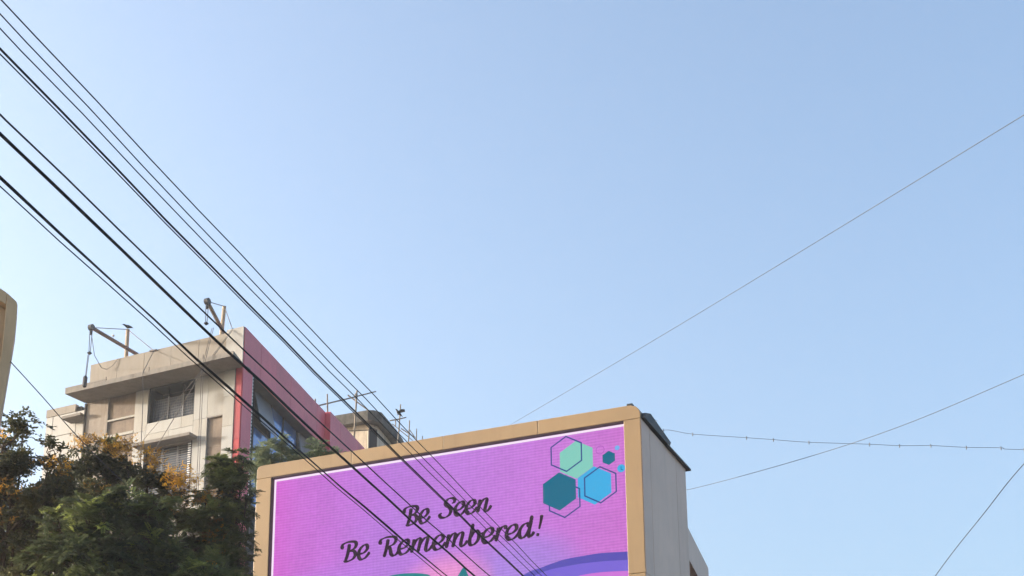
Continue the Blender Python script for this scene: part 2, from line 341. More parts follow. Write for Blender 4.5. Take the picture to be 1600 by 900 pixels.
# brush-script lettering: pen strokes swept with a broad nib
G = {
 'B': (1.12, [[(0.36, 1.42), (0.37, 1.0), (0.34, 0.5), (0.26, 0.10), (0.12, -0.02)],
              [(-0.02, 1.12), (-0.16, 1.2), (-0.14, 1.42), (0.08, 1.56), (0.42, 1.60), (0.78, 1.52), (0.90, 1.27), (0.78, 0.98), (0.46, 0.84)],
              [(0.46, 0.84), (0.80, 0.76), (0.95, 0.46), (0.82, 0.14), (0.48, -0.02), (0.14, 0.0)]]),
 'e': (0.84, [[(0.14, 0.40), (0.46, 0.46), (0.68, 0.72), (0.60, 1.0), (0.34, 1.0), (0.10, 0.68), (0.10, 0.28), (0.30, 0.0), (0.58, 0.04), (0.78, 0.24), (0.90, 0.46)]]),
 'S': (1.00, [[(0.74, 1.14), (0.90, 1.22), (0.92, 1.44), (0.72, 1.60), (0.42, 1.56), (0.24, 1.30), (0.34, 1.02), (0.62, 0.78), (0.76, 0.48), (0.66, 0.14), (0.36, -0.03), (0.06, 0.04), (-0.06, 0.26), (0.08, 0.40)]]),
 'n': (1.04, [[(0.20, 1.0), (0.20, 0.6), (0.16, 0.0)], [(0.18, 0.42), (0.34, 0.80), (0.56, 1.0), (0.72, 0.90), (0.70, 0.50), (0.68, 0.14), (0.82, 0.0), (1.0, 0.16), (1.12, 0.42)]]),
 'R': (1.16, [[(0.36, 1.42), (0.37, 1.0), (0.34, 0.5), (0.28, -0.04)],
              [(-0.02, 1.12), (-0.16, 1.2), (-0.14, 1.42), (0.08, 1.56), (0.42, 1.60), (0.80, 1.52), (0.93, 1.25), (0.80, 0.94), (0.46, 0.78)],
              [(0.50, 0.80), (0.64, 0.52), (0.74, 0.16), (0.92, -0.02), (1.10, 0.06), (1.22, 0.28)]]),
 'm': (1.52, [[(0.20, 1.0), (0.20, 0.6), (0.16, 0.0)], [(0.18, 0.42), (0.32, 0.80), (0.50, 1.0), (0.64, 0.90), (0.64, 0.5), (0.60, 0.0)],
              [(0.62, 0.42), (0.78, 0.80), (0.98, 1.0), (1.14, 0.90), (1.12, 0.50), (1.12, 0.14), (1.26, 0.0), (1.42, 0.14), (1.54, 0.36)]]),
 'b': (0.94, [[(0.22, 1.72), (0.20, 1.0), (0.16, 0.34), (0.26, 0.02), (0.50, 0.0), (0.72, 0.30), (0.72, 0.72), (0.54, 0.98), (0.34, 0.86), (0.20, 0.56)], [(0.70, 0.80), (0.84, 0.72), (1.0, 0.78)]]),
 'r': (0.72, [[(0.20, 1.0), (0.20, 0.6), (0.16, 0.0)], [(0.18, 0.46), (0.32, 0.84), (0.50, 1.02), (0.66, 0.98), (0.66, 0.80)]]),
 'd': (1.04, [[(0.66, 0.74), (0.50, 1.0), (0.26, 0.92), (0.08, 0.56), (0.14, 0.12), (0.36, 0.0), (0.58, 0.24), (0.70, 0.60)], [(0.74, 1.72), (0.73, 1.0), (0.69, 0.30), (0.78, 0.02), (0.92, 0.10), (1.04, 0.34)]]),
 '!': (0.56, [[(0.34, 1.66), (0.34, 1.2), (0.30, 0.52)], [(0.27, 0.22), (0.26, -0.03)]]),
}
INK = emit('lettering_charcoal', (54, 38, 54)); HALO = emit('lettering_halo', (206, 160, 240))
def word(txt, x0, x1, zb, xh):
    slant = 0.13; tot = sum(G[c][0] for c in txt); sxk = (x1 - x0) / ((tot + 0.06) * xh)
    u = 0.0; k = 0
    for c in txt:
        b = MB(); lo_ = None
        for st in G[c][1]:
            if c == '!' and st[0][1] < 1: lo_ = b.build('letter', INK, ls); b = MB()
            low = c.islower()
            def T(q):
                zz = q[1] * (1.12 if low and q[1] < 1.25 else 1.0)
                return (x0 + (u + q[0] + slant * zz) * xh * sxk, zb + zz * xh)
            P = [T(q) for q in curve(st, 10)]; L_, R_ = [], []
            for i, q in enumerate(P):
                a = P[max(i - 1, 0)]; d = P[min(i + 1, len(P) - 1)]
                tx, tz = d[0] - a[0], d[1] - a[1]; h = math.hypot(tx, tz) or 1; tx /= h; tz /= h
                wd = 0.060 + 0.110 * abs(tx * math.sin(R(15)) - tz * math.cos(R(15)))
                if c == '!': wd = 0.15 - 0.06 * i / len(P) if st[0][1] > 1 else 0.125
                e_ = min(i, len(P) - 1 - i); wd *= (0.55, 0.85)[e_] if e_ < 2 else 1
                wd *= xh
                L_.append((q[0] - tz * wd, q[1] + tx * wd)); R_.append((q[0] + tz * wd, q[1] - tx * wd))
            k += 1; y = 0.1112 - 0.0002 * (k % 5)
            for i in range(len(P) - 1):
                b.flat(BX, [R_[i], R_[i + 1], L_[i + 1], L_[i]], y - 0.000004 * i)
        b.build('letter' if lo_ is None else 'letter_dot', INK, lo_ or ls)
        u += G[c][0]
word('Be', -5.48, -4.88, 12.30, 0.265); word('Seen', -4.62, -3.44, 12.36, 0.258)
word('Be', -7.0, -6.34, 11.665, 0.275); word('Remembered!', -6.06, -2.24, 11.655, 0.272)

# ---------------------------------------------------------------- block seen behind the grey side wall
RB = Fr(4.28, 36.0, 75.3)
an = thing('rear_annex', 'grey flat-roofed block peeking out behind the grey side wall of the screen building', 'building', RB.p(1.8, 1.0, 0))
MB().box(RB, 0.0, 3.7, 0.0, 0.25, 12.66, 13.49).build('parapet', M['clad2'], an)
MB().box(RB, 0.0, 3.66, 1.2, 4.0, 0, 13.0).build('recessed_wall', M['dark'], an)
MB().box(RB, 3.3, 3.7, 0.003, 0.5, 0, 12.657).build('corner_pier', M['clad'], an)
MB().box(RB, 0.0, 3.7, 0.26, 4.0, 13.01, 13.2).build('roof_slab', M['slab'], an)

# ---------------------------------------------------------------- red and cream building
RF = Fr(-11.19, 60.0, -25.5); RS = Fr(-11.19, 60.0, 76.5)
rb = thing('red_cream_building', 'tall cream panelled building with red side wall and blue glass', 'building', RF.p(-4, 4, 0))
def vdir(x, y, d): return (x - 0.2079 * d, y + 0.9781 * d)      # step d back along the slanted side wall
MB().plan(RF, [(-8.3, 1.0), (-1.3, 1.0), vdir(-1.3, 1.0, 14), (-8.3, 14)], 0, 29.2).build('core_wall', M['cement'], rb)
w = MB(); w.box(RF, -8.35, -4.87, 0.2, 1.0, 0, 28.6); w.box(RF, -2.42, -0.5, 0.1, 1.0, 0, 28.6); w.box(RF, -4.868, -2.422, 0.03, 1.0, 25.75, 26.94); w.box(RF, -4.868, -2.422, 0.03, 1.0, 0, 23.5)
w.build('front_wall', M['cement'], rb)
# parapet
XP = [-8.22, -6.72, -5.25, -3.8, -2.33, -0.88]
for i in range(5):
    MB().box(RF, XP[i] + 0.008, XP[i + 1] - 0.008, -0.02 - 0.004 * (i % 2), 0.14, 28.81, 30.365).build('parapet_panel', M['parapet'], rb)
MB().box(RF, -8.2, -0.9, 0.01, 0.13, 28.81, 30.34).build('parapet_core', M['seam'], rb)
MB().plan(RF, [(-0.875, -0.07), (-0.002, -0.07), vdir(-0.002, -0.03, 0.16), (-0.875, 0.14)], 28.70, 30.47).build('corner_panel', M['cream'], rb)
MB().plan(RF, [(-8.5, -1.2), (0.36, -1.2), (0.02, -0.08), (-8.4, -0.05)], 28.58, 28.80).build('roof_slab', M['slab'], rb, bevel=0.01)
MB().plan(RF, [(-8.4, -0.049), (-0.02, -0.049), (-0.05, 0.6), (-8.35, 0.6)], 28.605, 28.79).build('slab_root', M['slab'], rb)
MB().box(RF, -8.5, -6.3, -1.2, -1.08, 28.803, 28.87).build('slab_upstand', M['slab'], rb)
for x in (-6.29, -4.0, -1.2):
    MB().box(RF, x, x + 0.025, -1.207, -1.17, 28.74, 28.95).build('slab_rod', M['steel'], rb)
# left bay of bare cement
MB().box(RF, -8.35, -7.16, 0.06, 0.198, 22, 28.6).build('cement_panel', M['cement'], rb)
MB().box(RF, -7.10, -5.60, 0.10, 0.198, 22, 28.6).build('cement_panel', M['cement_brown'], rb)
MB().box(RF, -7.16, -7.10, 0.03, 0.198, 22, 28.6).build('mullion', M['slab'], rb)
MB().box(RF, -7.098, -5.60, 0.03, 0.098, 27.46, 27.54).build('rail', M['cream2'], rb)
MB().box(RF, -8.34, -5.60, -0.04, 0.025, 26.66, 26.78).build('sill', M['cream2'], rb)
for x0, x1, z0, z1 in ((-6.72, -6.24, 26.28, 26.64), (-6.22, -5.62, 26.22, 26.64), (-8.3, -7.6, 26.3, 26.62)):
    MB().box(RF, x0, x1, 0.0, 0.09, z0, z1).build('patch_block', M['cement'], rb)
MB().box(RF, -8.42, -8.355, 0.0, 0.3, 22, 28.57).build('corner_pipe', M['seam'], rb)
def panel(x0, x1, z0, z1, y=-0.03, m='cream', d=0.05):
    MB().box(RF, x0 + 0.007, x1 - 0.007, y, y + d, z0 + 0.007, z1 - 0.007).build('cladding_panel', M[m], rb)
panel(-5.58, -4.87, 26.64, 28.575, -0.03, 'cream2', 0.22); panel(-5.58, -4.94, 25.1, 26.64, -0.03, 'cream', 0.22); panel(-5.58, -4.94, 23, 25.1, -0.03, 'cream', 0.22)
panel(-4.94, -3.05, 26.44, 26.95); panel(-3.05, -2.42, 26.44, 26.95, m='cream2')
panel(-4.94, -3.69, 25.92, 26.44, m='cream2'); panel(-3.69, -2.42, 25.92, 26.44)
panel(-2.42, -1.72, 26.65, 28.575, m='cream', d=0.12); panel(-1.72, -0.88, 26.65, 28.575, m='cream2', d=0.12)
panel(-2.42, -1.70, 25.62, 26.65, m='cream2', d=0.12); panel(-2.42, -1.70, 24.2, 25.62, m='cream', d=0.12); panel(-2.42, -1.70, 22, 24.2, m='cream2', d=0.12)
for z0, z1 in ((27.4, 28.575), (26.05, 27.4), (24.7, 26.05), (22, 24.7)): panel(-0.88, -0.32, z0, z1, -0.09, 'cream' if z0 != 26.05 else 'cream2', 0.18)
for z0, z1 in ((25.3, 26.6), (22, 25.29)): MB().box(RF, -1.69, -0.885, 0.05, 0.099, z0, z1).build('cement_panel', M['cement_brown'], rb)
MB().box(RF, -1.70, -0.88, -0.04, 0.099, 26.60, 26.645).build('lintel', M['slab'], rb)
# ledge
MB().plan(RF, [(-5.2, -0.55), (-2.18, -0.55), (-2.18, -0.034), (-5.2, -0.034)], 25.78, 25.91).build('window_ledge', M['slab'], rb)
# upper window
wi = MB(); wi.box(RF, -4.862, -4.80, 0.02, 0.9, 26.95, 28.575); wi.box(RF, -2.49, -2.428, 0.02, 0.9, 26.95, 28.575); wi.box(RF, -4.80, -2.49, 0.22, 0.36, 26.95, 27.10)
wo_ = wi.build('window', M['frame'], rb)
MB().box(RF, -4.80, -2.49, 0.85, 0.95, 27.1, 28.575).build('dark_room', M['dark'], wo_); MB().box(RF, -4.84, -2.45, 0.03, 0.84, 28.577, 28.602).build('ceiling_shade', M['dark'], wo_)  # dark sheet below the real ceiling paints in the shade above the panes
PX = [(-4.76, -4.06), (-3.98, -3.28), (-3.20, -2.53)]
for a, b in PX:
    MB().box(RF, a, b, 0.33, 0.345, 27.11, 28.10).build('pane', M['pane'], wo_)
    q = MB(); k = 0
    x = a + 0.06
    while x < b - 0.02: q.box(RF, x, x + 0.016, 0.285, 0.30, 27.11, 28.10); x += 0.115
    z = 27.2
    while z < 28.1: q.box(RF, a, b, 0.27, 0.284, z, z + 0.016); z += 0.125
    q.box(RF, a - 0.04, a - 0.002, 0.26, 0.35, 27.1, 28.16); q.box(RF, b + 0.002, b + 0.04, 0.26, 0.35, 27.1, 28.16)
    q.build('grille', M['grille'], wo_)
for a in (-4.02, -3.24): MB().box(RF, a - 0.022, a + 0.022, 0.24, 0.36, 28.165, 28.575).build('mullion', M['frame'], wo_)
# lower window with louvres
lw = MB(); lw.box(RF, -4.935, -4.87, 0.0, 0.5, 23.5, 25.77); lw.box(RF, -2.49, -2.43, 0.0, 0.5, 23.5, 25.77); lw.box(RF, -4.87, -2.49, 0.2, 0.28, 25.60, 25.77)
lo = lw.build('window', M['frame'], rb)
MB().box(RF, -4.868, -2.492, 0.45, 0.5, 23.5, 25.74).build('dark_room', M['dark'], lo)
for a, b in ((-4.85, -4.1), (-4.05, -3.3), (-3.25, -2.51)):
    MB().box(RF, a, b, 0.30, 0.315, 23.52, 25.56).build('pane', M['pane'], lo)
q = MB(); z = 23.6
while z < 25.7: q.box(RF, -4.866, -2.495, 0.10, 0.115, z, z + 0.03); z += 0.105
for x in (-4.08, -3.28): q.box(RF, x - 0.03, x + 0.03, 0.12, 0.18, 23.5, 25.7)
q.build('grille', M['grille'], lo)
q = MB(); z = 23.6
while z < 25.7: q.box(RF, -2.60, -2.46, -0.06, -0.03, z, z + 0.045); z += 0.1
q.build('louvre_strip', M['white'], lo)
# red pier and red side wall
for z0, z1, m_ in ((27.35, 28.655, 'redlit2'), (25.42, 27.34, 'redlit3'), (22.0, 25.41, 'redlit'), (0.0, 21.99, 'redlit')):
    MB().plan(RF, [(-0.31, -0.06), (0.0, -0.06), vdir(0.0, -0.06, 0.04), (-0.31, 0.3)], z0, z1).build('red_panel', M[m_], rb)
for z0, z1, m_ in ((25.42, 28.655, 'red'), (22.0, 25.41, 'red2'), (0.0, 21.99, 'red')):
    MB().box(RS, 0.01, 1.0, -0.012, 0.14, z0, z1).build('red_panel', M[m_], rb)
SB = [0.0, 1.79, 3.52, 5.25, 7.0, 8.6, 9.66]
for i in range(6):
    MB().box(RS, SB[i] + 0.008, SB[i + 1] - 0.008, -0.03 - 0.004 * (i % 2), 0.62 if i else 0.1, 28.68, 30.46).build('red_panel', M['red' if i % 2 else 'red2'], rb)
MB().box(RS, 0.75, 9.6, 0.11, 0.6, 28.69, 30.44).build('red_band_core', M['seam'], rb)
SW = [9.68, 11.1, 12.4, 13.7, 15.2]
for i in range(4):
    MB().box(RS, SW[i] + 0.008, SW[i + 1] - 0.008, -0.30 - 0.004 * (i % 2), 0.3, 20.0, 30.46).build('red_panel', M['red2' if i % 2 else 'red'], rb)
MB().box(RS, 9.7, 15.15, 0.305, 3.0, 0.0, 30.3).build('rear_wing_wall', M['cement'], rb)
MB().box(RS, 1.10, 9.66, 0.0, 0.61, 28.655, 28.678).build('soffit_board', M['soffit'], rb)
st = MB().box(RS, 1.002, 1.085, -0.02, 0.02, 22.0, 28.6).build('slotted_trim', M['white'], rb)
q = MB(); z = 22.1
while z < 28.5: q.box(RS, 1.012, 1.09, -0.026, 0.0, z, z + 0.07); z += 0.155
ts_ = q.build('trim_slots', M['frame'], st); ts_['kind'] = 'stuff'
MB().box(RS, 1.09, 2.32, 0.50, 0.62, 0.0, 28.65).build('dark_return', M['dark'], rb)
MB().box(RS, 7.62, 9.66, 0.42, 0.62, 0.0, 28.65).build('grey_wall', M['greywall'], rb)
MB().box(RS, 1.1, 9.66, 0.63, 1.0, 0.0, 28.67).build('side_core', M['dark'], rb)
gw = MB(); 
for s_ in (2.34, 4.22, 5.72, 7.40): gw.box(RS, s_ - 0.03, s_ + 0.03, 0.44, 0.58, 22, 28.65)
for z in (27.02, 25.2, 23.4): gw.box(RS, 2.372, 7.368, 0.46, 0.57, z - 0.03, z + 0.03)
gwo = gw.build('window', M['frame'], rb)
for a, b in ((2.372, 4.188), (4.252, 5.688), (5.752, 7.368)):
    for z0, z1 in ((27.052, 28.645), (25.232, 26.988), (23.432, 25.168)):
        if a < 3 and z0 > 27: continue
        MB().box(RS, a, b, 0.50, 0.52, z0, z1).build('pane', M['glass'], gwo)
# top-hung vent pushed open, its side gap dark
v = MB(); b = len(v.v)
v.v += [RS.p(2.36, 0.47, 28.64), RS.p(4.19, 0.47, 28.64), RS.p(4.19, 0.10, 27.05), RS.p(2.36, 0.10, 27.05), RS.p(2.36, 0.50, 28.64), RS.p(4.19, 0.50, 28.64), RS.p(4.19, 0.13, 27.05), RS.p(2.36, 0.13, 27.05)]
v.f += [(0, 1, 2, 3), (7, 6, 5, 4), (0, 4, 5, 1), (1, 5, 6, 2), (2, 6, 7, 3), (3, 7, 4, 0)]
v.build('open_vent', M['greyglass'], gwo)
v = MB()
v.v += [RS.p(7.42, 0.47, 28.5), RS.p(7.42, 0.12, 26.9), RS.p(7.42, 0.47, 26.9), RS.p(7.58, 0.47, 28.5), RS.p(7.58, 0.12, 26.9), RS.p(7.58, 0.47, 26.9)]
v.f += [(0, 1, 2), (5, 4, 3), (0, 3, 4, 1), (1, 4, 5, 2), (2, 5, 3, 0)]
v.build('open_vent', M['frame'], gwo)
# lower block on the left
LBm = MB().box(RF, -10.94, -8.36, 0.44, 4.0, 0, 28.5).build('side_block_wall', M['cream2'], rb)
MB().box(RF, -10.95, -9.28, 0.38, 0.6, 28.50, 28.86).build('parapet_panel', M['parapet'], rb)
MB().box(RF, -9.27, -9.05, 0.5, 0.7, 28.50, 28.76).build('parapet_panel', M['seam'], rb)
MB().plan(RF, [(-9.5, -0.22), (-8.44, -0.22), (-8.44, 0.39), (-9.5, 0.39)], 27.96, 28.08).build('canopy_slab', M['slab'], rb)
for x0, x1, z0, z1 in ((-10.94, -10.55, 24, 28.49), (-10.54, -9.2, 27.5, 28.49), (-10.54, -9.2, 24, 27.49), (-9.19, -8.43, 24, 28.49)):
    MB().box(RF, x0 + 0.012, x1 - 0.012, 0.395, 0.438, z0 + 0.012, z1 - 0.012).build('cladding_panel', M['cream'], rb)

# ---------------------------------------------------------------- roof hoists
def hoist(label, head, tail, post0, post1, drop, stay_end):
    t = thing('roof_hoist', label, 'hoist', RF.p(post0[0], post0[1], 29.2), 'beam hoists on the parapet of the red building')
    H, T, P0, P1 = (RF.p(*q) for q in (head, tail, post0, post1))
    MB().tube([H, T], 0.085, 8).build('beam', M['steel'], t)
    MB().tube([P0, P1], [0.10, 0.085], 8).build('post', M['wood'], t)
    pu = MB(); hv = Vector(H); ax = Vector((RF.ex[0], RF.ex[1], 0))
    pu.tube([hv - ax * 0.09, hv + ax * 0.09], 0.14, 12)
    pu.tube([hv + Vector((0, 0, -0.12)), hv + Vector((0, 0, -0.34))], 0.05, 6)
    pu.build('pulley', M['frame'], t)
    MB().tube([H, P1], 0.018, 5).build('stay_wire', M['rope'], t)
    MB().tube([P1, RF.p(*stay_end)], 0.018, 5).build('stay_wire', M['rope'], t)
    for dx in (-0.07, 0.07):
        a = (head[0] + dx, head[1], head[2] - 0.1); b2 = (head[0] + dx * 0.5, head[1], head[2] - drop)
        MB().tube([RF.p(*a), RF.p(*b2)], 0.016, 5).build('rope', M['rope'], t)
    hk = MB(); c = RF.p(head[0], head[1], head[2] - drop)
    hk.tube([(c[0], c[1], c[2] + 0.07), c, (c[0], c[1], c[2] - 0.07)], [0.03, 0.11, 0.04], 8)
    hk.build('rope_block', M['frame'], t)
    return t
h1 = hoist('long wooden beam hoist at the far left of the cream parapet', (-6.75, -1.8, 31.12), (-6.51, 1.0, 30.95), (-6.86, 0.7, 29.2), (-6.88, 0.7, 32.12), 1.2, (-4.73, -0.02, 30.33))
MB().tube([RF.p(-6.83, -1.8, 29.85), RF.p(-6.88, -1.8, 28.85)], 0.014, 5).build('rope', M['rope'], h1)
MB().tube([RF.p(-6.77, -1.8, 29.85), RF.p(-6.84, -1.8, 28.85)], 0.014, 5).build('rope', M['rope'], h1)
MB().tube([RF.p(-6.88, -1.8, 28.88), RF.p(-6.88, -1.8, 28.80), RF.p(-6.90, -1.8, 28.42), RF.p(-6.90, -1.8, 28.36)], [0.05, 0.10, 0.10, 0.06], 8).build('rope_weight', M['frame'], h1)
MB().tube([RF.p(-6.72, -1.8, 30.8), RF.p(-7.0, -1.2, 30.1), RF.p(-7.35, -0.3, 29.95), RF.p(-7.2, -0.12, 29.92), RF.p(-6.9, -0.1, 30.05), RF.p(-6.66, -0.05, 30.36)], 0.014, 5).build('slack_rope', M['rope'], h1)
h2 = hoist('short beam hoist beside the red corner of the roof parapet', (-0.64, -1.8, 30.99), (-1.8, 1.0, 30.95), (-1.82, 0.7, 29.2), (-1.64, 0.7, 32.09), 1.0, (-0.58, -0.08, 30.46))
fr_ = MB()
fr_.tube([RF.p(-0.62, -1.32, 30.0), RF.p(-1.05, -1.3, 28.27), RF.p(-1.0, -1.3, 24.0), RF.p(-1.0, -1.3, 20)], 0.012, 5)
fr_.tube([RF.p(-0.70, -1.32, 30.0), RF.p(-1.14, -1.3, 28.27), RF.p(-1.1, -1.3, 24.0), RF.p(-1.1, -1.3, 20)], 0.012, 5)
fr_.tube([RF.p(-0.55, -0.1, 30.4), RF.p(-1.13, -1.3, 28.08), RF.p(-3.47, -1.3, 24.84), RF.p(-4.6, -0.6, 23.3)], 0.014, 5)
fr_.tube([RF.p(-0.62, -0.1, 30.4), RF.p(-1.2, -1.3, 28.10), RF.p(-3.95, -1.3, 25.6), RF.p(-4.8, -0.6, 24.8)], 0.010, 5)
tag(fr_.build('hanging_rope', M['rope'], loc=RF.p(-1, -1.3, 20)), 'thin crossed ropes hanging down the cream wall under the short hoist', 'rope')
fr_ = MB(); fr_.tube([RF.p(-4.73, -0.03, 30.36), RF.p(-4.25, -1.25, 28.71), RF.p(-4.15, -1.25, 27.5), RF.p(-4.09, -1.25, 25.21), RF.p(-4.05, -1.25, 22)], 0.016, 5)
fr_.tube([RF.p(-4.95, -0.03, 30.36), RF.p(-4.60, -0.03, 30.34)], 0.05, 6)
tag(fr_.build('hanging_rope', M['rope'], loc=RF.p(-4.1, -1.25, 22)), 'single thin rope hanging from the parapet left of the grilled window', 'rope')

# ---------------------------------------------------------------- old building with rooftop hut
ob = thing('old_building', 'old weathered concrete stair hut with mould-black roof band behind the red wall', 'building', (-8.6, 83, 0))
KH = 80 / 70
def far(q): return tuple(v * KH for v in q)
def fz(z): return 1.6 + (z - 1.6) * KH
RPOLY = [far(q) for q in ((-9.7, 71.1), (-8.56, 70.63), (-6.90, 69.95), (-6.60, 69.98), (-6.25, 70.28), (-5.68, 72.71), (-5.43, 74.2), (-9.5, 75.2))]
WPOLY = [far(q) for q in ((-9.3, 71.35), (-8.4, 70.98), (-6.92, 70.37), (-6.50, 70.66), (-6.06, 72.7), (-5.85, 74.0), (-9.2, 74.8))]
MB().plan(WORLD, WPOLY, fz(27.6), fz(30.22)).build('hut_wall', M['old'], ob)
MB().plan(WORLD, RPOLY, fz(30.22), fz(30.77)).build('roof_band', M['mould'], ob, bevel=0.03)
MB().plan(WORLD, [(x * 0.97 - 0.25, (y - 82) * 0.94 + 82) for x, y in RPOLY], fz(30.77) + 0.005, fz(30.82)).build('roof_cap', M['mould'], ob)
MB().plan(WORLD, [far(q) for q in ((-12, 69.5), (-4.6, 67.0), (-3.4, 72), (-3.0, 77), (-12, 78))], 0, fz(27.58)).build('lower_wall', M['old'], ob)
DF = Fr(-6.92 * KH, 70.37 * KH, 34.6)
MB().box(DF, 0.04, 0.56, -0.03, 0.0, fz(27.7), fz(30.05)).build('door', M['dark'], ob)
q = MB(); q.box(DF, -0.035, 0.038, -0.06, 0.0, fz(27.7), fz(30.12)); q.box(DF, 0.04, 0.63, -0.06, 0.0, fz(30.052), fz(30.12)); q.build('door_frame', M['old'], ob)
Yw = 67.5
sc = thing('bamboo_scaffold', 'bamboo pole scaffold lashed in front of the old weathered roof hut', 'scaffold', (-7.4, Yw, 27.6), 'rooftop pole frames')
def pole(t, a, b, r_=0.045, y=Yw, y2=None):
    MB().tube([(a[0], y, a[1]), ((a[0] + b[0]) / 2 + 0.015, ((y2 or y) + y) / 2, (a[1] + b[1]) / 2 - 0.012), (b[0], y2 or y, b[1])], [r_, r_ * 0.92, r_ * 0.8], 7).build('pole', M['bamboo'], t)
KS = 78.5 / 67.5
def fpole(t, a, b, r_, y=67.5, y2=None):
    pole(t, (a[0] * KS, 1.6 + (a[1] - 1.6) * KS), (b[0] * KS, 1.6 + (b[1] - 1.6) * KS), r_ * 1.05, y * KS, (y2 or y) * KS)
pole(sc, (-9.03, 30.3), (-9.08, 32.25), 0.045, 71.4); pole(sc, (-9.62, 30.3), (-9.66, 31.95), 0.05, 71.3); fpole(sc, (-7.33, 27.6), (-7.20, 30.72), 0.055)
pole(sc, (-9.55, 31.58), (-6.30 * KS, 1.6 + 29.01 * KS), 0.042, 71.3, 78.3); fpole(sc, (-7.63, 30.56), (-6.66, 29.78), 0.04, 67.6); fpole(sc, (-7.51, 28.69), (-6.20, 28.74), 0.035, 67.41)
MB().tube([(-7.22 * KS, 78.4, 35.0), (-7.22 * KS, 78.4, 35.25)], 0.085, 7).build('lashing', M['rope'], sc)
s2 = thing('rod_frame', 'thin bent rods standing along the roof edge right of the old hut', 'scaffold', (-4.8 * KS, Yw * KS, 31.0), 'rooftop pole frames')
fpole(s2, (-5.28, 27.6), (-5.14, 30.02), 0.04); fpole(s2, (-4.79, 27.6), (-4.71, 29.21), 0.035); fpole(s2, (-4.41, 27.6), (-4.38, 28.79), 0.03); fpole(s2, (-4.1, 27.6), (-4.11, 28.42), 0.03)
fpole(s2, (-5.63, 29.18), (-4.86, 29.34), 0.036, 67.43); fpole(s2, (-5.51, 29.02), (-4.55, 28.18), 0.025, 67.44); fpole(s2, (-5.36, 29.24), (-5.36, 28.86), 0.03, 67.40); fpole(s2, (-5.10, 28.84), (-4.50, 28.42), 0.03, 67.58); fpole(s2, (-4.72, 28.75), (-4.42, 28.30), 0.025, 67.45)

# ---------------------------------------------------------------- crows
def crow(label, pos, yaw, pitch, s=1.0, wing=False):
    b = MB(); cy_, sy_ = math.cos(R(yaw)), math.sin(R(yaw)); cp, sp = math.cos(R(pitch)), math.sin(R(pitch))
    def P(x, y, z):
        x, y, z = x * s, y * s, z * s
        x, z = x * cp - z * sp, x * sp + z * cp
        return (pos[0] + x * cy_ - y * sy_, pos[1] + x * sy_ + y * cy_, pos[2] + z)
    sect = [(-0.26, 0.10, 0.012, 0.008), (-0.20, 0.115, 0.032, 0.014), (-0.12, 0.13, 0.05, 0.045), (-0.03, 0.14, 0.075, 0.075), (0.06, 0.155, 0.072, 0.078), (0.12, 0.185, 0.05, 0.055), (0.155, 0.215, 0.042, 0.045), (0.19, 0.225, 0.040, 0.040), (0.215, 0.222, 0.022, 0.022), (0.235, 0.217, 0.012, 0.012), (0.275, 0.205, 0.003, 0.003)]
    for x, z, ry, rz in sect:
        for k in range(10):
            a = 2 * math.pi * k / 10; b.v.append(P(x, ry * math.cos(a), z + rz * math.sin(a)))
    for i in range(len(sect) - 1):
        for k in range(10):
            q_ = (k + 1) % 10; b.f.append((i * 10 + k, i * 10 + q_, i * 10 + 10 + q_, i * 10 + 10 + k))
    b.f.append(tuple(range(9, -1, -1)))
    for sd in (-1, 1):
        b.tube([P(0.0, 0.03 * sd, 0.09), P(0.015, 0.03 * sd, 0.04), P(0.0, 0.03 * sd, -0.005)], 0.008 * s, 5)
        if wing:
            w0 = len(b.v); b.v += [P(0.08, 0.06 * sd, 0.19), P(-0.06, 0.06 * sd, 0.18), P(-0.20, 0.20 * sd, 0.30), P(-0.10, 0.26 * sd, 0.36), P(0.02, 0.18 * sd, 0.30)]
            b.v += [tuple(np.array(q) + (0, 0, 0.012)) for q in b.v[w0:w0 + 5]]
            b.f += [(w0, w0 + 1, w0 + 2, w0 + 3, w0 + 4), (w0 + 9, w0 + 8, w0 + 7, w0 + 6, w0 + 5)] + [(w0 + i, w0 + (i + 1) % 5, w0 + 5 + (i + 1) % 5, w0 + 5 + i) for i in range(5)]
        else:
            w0 = len(b.v); b.v += [P(0.09, 0.066 * sd, 0.17), P(0.0, 0.082 * sd, 0.20), P(-0.13, 0.058 * sd, 0.17), P(-0.22, 0.03 * sd, 0.13), P(-0.08, 0.07 * sd, 0.10), P(0.04, 0.078 * sd, 0.11)]
            b.f.append(tuple(range(w0, w0 + 6)))
    return tag(b.build('crow', M['crow'], loc=pos, smooth=True), label, 'bird', 'crows on the rooftops')
crow('black crow perched on top of the left hoist post', RF.p(-6.88, 0.7, 32.12), 205, -4, 0.95)
crow('small black crow sitting on the left hoist beam', RF.p(-6.60, -0.55, 31.14), 120, 10, 0.62)
crow('dark crow with raised wings on the rods right of the old hut', (-6.13, 78.4, 33.98), 210, 28, 1.1, True)

